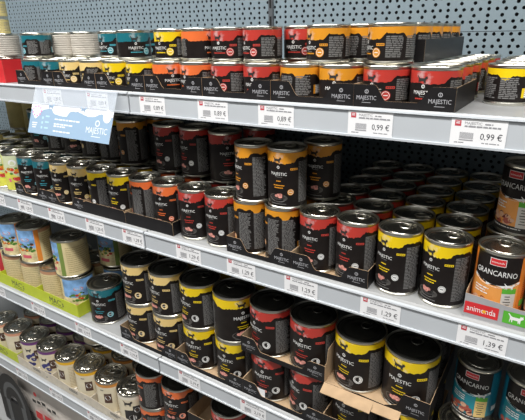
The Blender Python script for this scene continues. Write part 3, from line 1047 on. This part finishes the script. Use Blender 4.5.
def tray(x0, x1, y0, y1, z, h, label, kind='tabs', low=.011, m_out=None, m_in=None, side_h=None, word=None, name='card_tray', back=True, left=True, right=True, group='card trays'):
    m_out = m_out or M_TRAYBLACK
    m_in = m_in or M_KRAFT
    t = .0009
    root = thing(name, label, 'tray', (x0, y0, z + .0002), 0, group)
    w, d = x1 - x0, y1 - y0
    sh = side_h or h
    bs = MB(); bs.box(t, w - t, t, d - t, 0.0001, .0014, m_in); bs.build('base', root)
    fr = panel(front_outline(w, kind, h, low), lambda a, q, zz: (a, q, zz), t, m_out, m_in, 'front_panel', root)
    if left:
        panel([(t, 0), (d, 0), (d, sh), (t, sh)], lambda a, q, zz: (q, a, zz), t, m_out, m_in, 'side_panel', root)
    if right:
        panel([(t, 0), (d, 0), (d, sh), (t, sh)], lambda a, q, zz: (w - q, a, zz), t, m_out, m_in, 'side_panel', root)
    if back:
        panel([(t, 0), (w - t, 0), (w - t, sh), (t, sh)], lambda a, q, zz: (a, d - q, zz), t, m_out, m_in, 'back_panel', root)
    F = Flat()
    if word == 'MAJESTIC':
        for cxx in ((.0205, w - .0205) if kind == 'tabs' else (w - .0235,) if kind == 'torn' else ()):
            F = Flat()
            F.ring(cxx, h * .70, .0021, .0031, M_TRAYPRINT, 16); F.rect(cxx, h * .70, .0007, .0036, M_TRAYPRINT)
            F.text('MAJESTIC', cxx, h * .40, .031, M_TRAYPRINT, 1.15)
            F.rect(cxx, h * .22, .014, .0007, M_TRAYPRINT)
            F.laid((0, -.0003, 0), (1, 0, 0), (0, 0, 1)).build('print', fr)
        F = Flat()
    elif word == 'MAC\'s':
        F.text('MAC\'s', w * .5, h * .56, .066, M_TAGINK, 1.0); F.rect(w * .5, h * .22, .056, .0016, M_TAGINK)
    elif word == 'script':
        F.lines(w * .45, w * .45 + .045, h * .40, h * .62, M_TAGINK, .0055, random.Random(int(x0 * 1000)), .55)
        F.disc(w * .85, h * .4, .003, M_TAGINK, 8)
    elif word == 'animonda':
        F.rect(.0245, h * .42, .0470, .0200, M_REDCARD)
        F.text('animonda', .0245, h * .42, .040, M_WHITE, 1.3); F.disc(.0287, h * .42 - .001, .0028, mat('logo_orange', (.85, .40, .02), .5), 10)
        F.rect(.088, h * .42, .068, .0200, mat('logo_green', (.09, .42, .03), .5)); F.cat(.072, h * .42 - .0065, .018, M_WHITE)
        F.text('A', .098, h * .42, .011, M_WHITE)
    if F.p:
        F.laid((0, -.0003, 0), (1, 0, 0), (0, 0, 1)).build('print', fr)
    return root


ZS = Z_SHELF
r2 = .0365
# top shelf
names1 = ['teal', 'cream', 'yellow', 'orange', 'red', 'amber', 'foremost red']
xs1 = [(-.3875, -.3145), (-.239, -.166), (-.090, -.017), (.059, .132), (.208, .281), (.357, .430), (.505, .578)]
for (a, b_), nm in zip(xs1, names1):
    tray(a - .0374, b_ + .0374, .0245, .1730, ZS[1], .034, f'black card tray around the two {nm}-banded cans, top shelf' if 'foremost' not in nm else 'black card tray around the rightmost red-banded cans, top shelf', word='MAJESTIC')
tray(.5025 - .0374, .5025 + .0374, .1300, .4270, ZS[1] + .059, .036, 'long plain black card tray of amber-banded cans, upper layer, top shelf', kind='box')
rb = tray(-.572, -.488, .030, .114, ZS[1] + .0002, .057, 'red card box with pale ribbed cans at the left end, top shelf', kind='box', m_out=M_REDCARD, m_in=mat('red_card_inside', (.5, .1, .08), .7), name='card_box')
F = Flat(); F.lines(.020, .060, .010, .024, M_WHITE, .006, random.Random(3), .3)
F.laid((0, -.0003, 0), (1, 0, 0), (0, 0, 1)).build('print', rb)
# second shelf
for a, b_, nm, kd, wd, hh_, lo_ in ((-.488, -.415, 'teal', 'tabs', 'MAJESTIC', .033, .010), (-.3395, -.2665, 'cream', 'tabs', 'MAJESTIC', .033, .010), (-.191, -.118, 'yellow', 'plain', None, .031, 0),
                                    (-.042, .031, 'orange', 'plain', None, .031, 0), (.2525, .3255, 'amber', 'tabs', 'MAJESTIC', .034, .010), (.401, .474, 'red', 'tabs', 'MAJESTIC', .034, .010)):
    tray(a - r2 - .0012, b_ + r2 + .0012, .0178, .1682, ZS[2], hh_, f'black card tray around the two front {nm}-banded cans, second shelf', kind=kd, low=lo_, word=wd)
tray(.7035 - .0385, .7775 + .0385, .0180, .1710, ZS[2], .040, 'grey card tray with red and green logos under the orange cans', kind='slope', m_out=M_GREYCARD, word='animonda', side_h=.042)
# third shelf
tr = []
for a, b_, nm in ((-.100, -.0027, 'cream'), (.0970, .1943, 'yellow'), (.2938, .3911, 'red'), (.4906, .5879, 'large right-hand yellow')):
    tr.append(tray(a - .0497, b_ + .0497, .0126, .2100, ZS[3], .038, f'black card tray holding the bottom {nm}-banded cans, third shelf', low=.012, word='MAJESTIC'))
tray(.2938 - .0497, .3911 + .0497, .0126, .1125, ZS[3] + .0018 + .113, .038, 'black card tray carrying the upper red-banded cans, third shelf', low=.012, word='MAJESTIC')
tf = tray(.4906 - .0497, .5879 + .0497, .0126, .2105, ZS[3] + .0018 + .113, .042, 'torn black card tray showing brown inside under upper yellow-banded cans, third shelf', kind='torn', word='MAJESTIC')
sl = MB(); sl.box(.036, .058, .00095, .00125, .004, .031, M_PAPER); sl.build('paper_slip', tr[2])
fl = MB()                                               # front flap torn and folded down towards the aisle
for q, (xa, xb, ext) in enumerate(((0, .05, .020), (.05, .10, .023), (.10, .150, .016))):
    fl.face([(xa, 0, .0022), (xb, 0, .0022), (xb, -ext, -.007), (xa, -ext, -.007)], M_KRAFT)
    fl.face([(xa, 0, .0010), (xa, -ext, -.0082), (xb, -ext, -.0082), (xb, 0, .0010)], M_TRAYBLACK)
    fl.face([(xa, -ext, -.007), (xb, -ext, -.007), (xb, -ext, -.0082), (xa, -ext, -.0082)], M_KRAFT)
fl.build('torn_flap', tf)
wg = MB()                                               # left corner wing standing up, brown side out
wg.face([(.0010, 0, .002), (.0010, .060, .002), (.0010, .060, .075), (.0010, .012, .070)], M_KRAFT); wg.face([(.0002, 0, .002), (.0002, .012, .070), (.0002, .060, .075), (.0002, .060, .002)], M_TRAYBLACK)
wg.face([(.0010, 0, .002), (.0010, .012, .070), (.0002, .012, .070), (.0002, 0, .002)], M_KRAFT); wg.face([(.0010, .012, .070), (.0010, .060, .075), (.0002, .060, .075), (.0002, .012, .070)], M_KRAFT)
wg.build('corner_wing', tf)
for a, b_, nm in ((-.4732, -.376, 'right-hand'), (-.670, -.5727, 'middle'), (-.8667, -.7695, 'left-hand')):
    tray(a - .0497, b_ + .0497, .0126, .1130, ZS[3], .040, f'lime green card tray under the cream cans, {nm} one, third shelf', kind='box', m_out=M_LIMECARD, m_in=M_LIMECARD, word="MAC's")
# fourth shelf
tray(-.8833 - .0497, -.7861 + .0497, .0126, .1140, ZS[4], .040, 'lime green card tray under the left cans, fourth shelf', kind='box', m_out=M_LIMECARD, m_in=M_LIMECARD, word="MAC's")
for a, b_, nm in ((-.6866, -.5894, 'plum-ringed'), (-.4899, -.3927, 'golden-ringed'), (-.2932, -.196, 'copper-ringed and cat panel')):
    tray(a - .0497, b_ + .0497, .0126, .1140, ZS[4], .036, f'beige card tray under the {nm} ivory cans, fourth shelf', kind='slope', m_out=M_BEIGECARD, m_in=M_BEIGECARD, word='script')
tray(.0490, .1185, .0300, .1620, ZS[4] + .113 + .0002, .050, 'empty black card tray with brown inside between orange and red cans', kind='box')


# ------------------------------------------------------------------ price tags
def price_tag(s, x, price, label, title='MAJESTIC', w=.068):
    h = .0345
    z = Z_LIP[s] + .0036
    c = MB(); c.box(0, w, 0, .0004, 0, h, M_PAPER)
    o = c.build('price_tag', None, False, (x, -.0033, z))
    tag(o, label, 'price tag', 'price tags in the shelf rails')
    F = Flat(); rg = random.Random(int(x * 1000) + s)
    F.rect(.0085, h - .0062, .0078, .0075, M_TAGRED); F.rect(.0085, h - .0062, .0048, .0012, M_PAPER); F.rect(.0085, h - .0040, .0048, .0008, M_PAPER)
    F.text(title, .0275, h - .0060, .021, M_TAGGREY, 1.0); F.lines(.0415, .051, h - .0066, h - .0058, M_TAGGREY, .003, rg, .6, 0)
    F.lines(.0170, .0640, h - .0110, h - .0096, M_TAGGREY, .003, rg, .62, .1)
    for q in range(15):
        F.rect(.0125 + q * .00115, .0125, .00062, .0085, M_TAGGREY)
    F.rect(.0205, .0065, .0175, .0014, M_TAGGREY)
    F.text(price, .0505, .0125, .026, M_TAGINK, 1.15)
    F.lines(.0400, .0610, .0034, .0042, M_TAGGREY, .003, rg, .4, 0); F.lines(.0060, .0180, .0022, .0030, M_TAGGREY, .003, rg, .4, 0)
    F.laid((0, -.0002, 0), (1, 0, 0), (0, 0, 1)).build('print', o)


for s, xs, pr in ((1, (-.284, -.130, .031, .180, .311, .472, .619), ('0,89 €', '0,89 €', '0,89 €', '0,89 €', '0,89 €', '0,99 €', '0,99 €')),
                  (2, (-.625, -.492, -.354, -.203, -.072, .094, .229, .361, .509, .664), ('1,19 €', '1,29 €', '1,29 €', '1,29 €', '1,29 €', '1,29 €', '1,29 €', '1,29 €', '1,29 €', '1,39 €')),
                  (3, (-.750, -.538, -.327, -.141, .064, .247), ('2,19 €',) * 6),
                  (4, (-.734, -.541, -.350), ('1,79 €',) * 3)):
    for i, (x, p) in enumerate(zip(xs, pr)):
        pos = 'rightmost' if i == len(xs) - 1 else 'leftmost' if i == 0 else (ORD[i] if i < 8 else 'ninth') + ' from left'
        extra = ', behind the hanging blue sign' if s == 1 and i < 2 else ''
        price_tag(s, x, p, f'white price tag in the {SHELF_WORD[s]} rail, {pos}{extra}')

# ------------------------------------------------------------------ hanging sign on the top rail
sx, sw = -.302, .278
ctr = Vector((sx, -.0062, .0445))
ux = Vector((1, 0, 0))
dn = Vector((0, -.0400, -.1020))
nrm = Vector((0, -.1020, .0400)).normalized()
sign = thing('shelf_sign', 'pale blue hanging advertising sign with clear top strip on top shelf rail', 'sign', tuple(ctr))
m_film = mat('clear_film', (0.80, 0.87, 0.96), 0.15)
nt = m_film.node_tree
_tr = nt.nodes.new('ShaderNodeBsdfTransparent'); _mx = nt.nodes.new('ShaderNodeMixShader'); _mx.inputs[0].default_value = 0.25
nt.links.new(_tr.outputs[0], _mx.inputs[1]); nt.links.new(nt.nodes['Principled BSDF'].outputs[0], _mx.inputs[2])
nt.links.new(_mx.outputs[0], nt.nodes['Material Output'].inputs['Surface'])
m_signblue = mat('sign_blue', (0.30, 0.43, 0.58), 0.35, coat=.2)
m_signwhite = mat('sign_white', (0.84, 0.87, 0.90), 0.4)
m_signink = mat('sign_slate', (0.22, 0.32, 0.45), 0.5)
SPLIT = .40


def sp(a, f, off=0.0):
    return tuple(ux * a * sw + dn * f + nrm * off)


fm = MB()
fm.face([sp(0, SPLIT), sp(1, SPLIT), sp(1, 0), sp(0, 0)], m_film); fm.face([sp(0, SPLIT, .0006), sp(1, SPLIT, .0006), sp(1, 0, .0006), sp(0, 0, .0006)], m_film)
fm.build('clear_strip', sign)
cd = MB()
n0 = [sp(0, 1), sp(1, 1), sp(1, SPLIT), sp(0, SPLIT)]; n1 = [sp(0, 1, .0008), sp(1, 1, .0008), sp(1, SPLIT, .0008), sp(0, SPLIT, .0008)]
cd.face(n1, m_signblue); cd.face(list(reversed(n0)), m_signwhite)
for j in range(4):
    cd.face([n0[j], n0[(j + 1) % 4], n1[(j + 1) % 4], n1[j]], m_signwhite)
card = cd.build('card', sign)
F = Flat(); rg = random.Random(8)
top = []
for q in range(41):
    a = q / 40
    f = .50 + .035 * math.sin(a * 19) + rg.uniform(-.012, .012) + (.06 if .28 < a < .5 else 0)
    top.append((a, f))
for q in range(40):
    F.poly([(top[q][0], -top[q][1]), (top[q + 1][0], -top[q + 1][1]), (top[q + 1][0], -SPLIT), (top[q][0], -SPLIT)], m_signwhite)
F.poly([(.02, -.40), (.10, -.42), (.16, -.42), (.12, -.62), (.075, -.70), (.03, -.6)], m_signwhite)
pk = mat('sign_pink', (.72, .30, .55), .5)
for q in range(9):
    t = 2 * math.pi * q / 9
    F.rect(.085 + .055 * math.cos(t), -.53 + .10 * math.sin(t), .022, .035, pk, 1)
F.poly([(.265 + x * .07, -.475 + y * .16) for x, y in CAT], m_signink); F.poly([(.665 + x * .06, -.475 + y * .16) for x, y in CAT], m_signink)
for q, (f, w) in enumerate(((.66, .30), (.755, .235), (.80, .13), (.90, .215))):
    x = .33
    while x < .33 + w:
        ww = rg.uniform(.02, .05)
        F.rect(x + ww / 2, -f, ww, .026, m_signwhite, 1); x += ww + .008
for q in range(3):
    F.rect(.075, -.78 - .045 * q, .07 - .012 * q, .022, m_signwhite, 1)
    F.rect(.235, -.62 - .12 * q, .05, .03, mat('sign_cyan', (.45, .66, .80), .5), 1)
    F.rect(.175, -.66 - .1 * q, .02, .05, mat('sign_cyan', (.45, .66, .80), .5), 1)
vs, fs, hgt = text_flat('MAJESTIC')
F.put([(.845 + x * .235, -.80 + y * .235 * 2.9) for x, y in vs], fs, m_signwhite)
F.put([(.845 + .035 * math.cos(2 * math.pi * q / 16) * k_, -.645 + .085 * math.sin(2 * math.pi * q / 16) * k_) for q in range(16) for k_ in (.5, .72)],
            [(2 * q, 2 * q + 1, (2 * q + 3) % 32, (2 * q + 2) % 32) for q in range(16)], m_signwhite)
F.put([(.94 + .045 * math.cos(2 * math.pi * q / 16), -.50 + .12 * math.sin(2 * math.pi * q / 16)) for q in range(16)], [tuple(range(16))], m_signwhite)
F.rect(.845, -.90, .10, .012, m_signwhite, 1)
F.laid(tuple(nrm * .0011), tuple(ux * sw), tuple(-dn)).build('print', card)

# ------------------------------------------------------------------ bag on the bottom deck
bag = thing('food_bag', 'white bag with red print and dark grey handle band on bottom deck', 'bag', (-.645, .118, FLOOR + .13), 0.0)


def pillow(w, h, d, m, name, parent, loc=(0, 0, 0), n=14, rot=0):
    mb = MB(); s = mb.slot(m)
    for side in (-1, 1):
        base = len(mb.v)
        for i in range(n + 1):
            for j in range(n + 1):
                a, c = i / n * 2 - 1, j / n * 2 - 1
                bulge = max(0, (1 - a ** 4) * (1 - c ** 4)) ** .6
                wr = .006 * math.sin(a * 9 + c * 5) * bulge
                mb.v.append((a * w / 2 * (1 - .06 * (1 - abs(c))), side * (d / 2 * bulge + wr * .5), (c + 1) / 2 * h))
        for i in range(n):
            for j in range(n):
                q = (base + i * (n + 1) + j, base + (i + 1) * (n + 1) + j, base + (i + 1) * (n + 1) + j + 1, base + i * (n + 1) + j + 1)
                mb.f.append(q if side < 0 else tuple(reversed(q))); mb.i.append(s)
    return mb.build(name, parent, True, loc)


m_bagw = mat('bag_white', (0.72, 0.66, 0.60), .4, noise=(9, .1), bump=(14, .5))
m_bagk = mat('bag_black', (0.008, 0.008, 0.009), .5, bump=(16, .6))
m_bagg = mat('bag_grey', (0.09, 0.095, 0.10), .45)
body = pillow(.62, .262, .17, m_bagw, 'bag_body', bag)
F = Flat(); rg = random.Random(4)
for q in range(5):
    F.rect(-.075 + q * .030, .188 + .006 * (q % 3), .022, .013, m_bagk, .02)
F.rect(-.06, .125, .042, .034, M_REDCARD, .02); F.rect(-.005, .13, .042, .034, M_REDCARD, .02); F.disc(.12, .14, .03, mat('bag_blue', (.03, .25, .5), .5), 12)
F.disc(-.06, .225, .010, M_REDCARD, 10)
F.laid((0, -.0925, 0), (1, 0, 0), (0, 0, 1)).build('print', body)['kind'] = 'stuff'
hd = MB()
arc = [(-.20 + .10 * math.cos(t), .125 + .135 * math.sin(t)) for t in [math.pi * q / 14 for q in range(15)]]
for q in range(14):
    (a, z), (a2, z2) = arc[q], arc[q + 1]
    for s1_, s2_, mm in ((1.0, .72, m_bagk), (.72, .55, m_bagg), (.55, .25, m_bagk)):
        f = lambda a, z, s_: (-.20 + (a + .20) * s_, -.104, .125 + (z - .125) * s_)
        hd.face([f(a, z, s1_), f(a2, z2, s1_), f(a2, z2, s2_), f(a, z, s2_)], mm)
hd.box(-.30, -.10, -.104, -.0945, .01, .125, m_bagk); hd.box(-.262, -.235, -.1048, -.104, .012, .124, m_bagg); hd.box(-.16, -.13, -.1048, -.104, .012, .124, m_bagg)
hd.build('handle_band', bag)
bag2 = thing('food_bag', 'white bag with red and blue corner print at the left edge, bottom deck', 'bag', (-1.125, .135, FLOOR + .13), 0.0)
b2 = pillow(.30, .25, .16, m_bagw, 'bag_body', bag2)
F = Flat(); F.rect(.09, .215, .06, .03, M_REDCARD, .02); F.disc(.10, .12, .03, mat('bag_blue', (.03, .25, .5), .5), 12)
F.laid((0, -.0875, 0), (1, 0, 0), (0, 0, 1)).build('print', b2)['kind'] = 'stuff'
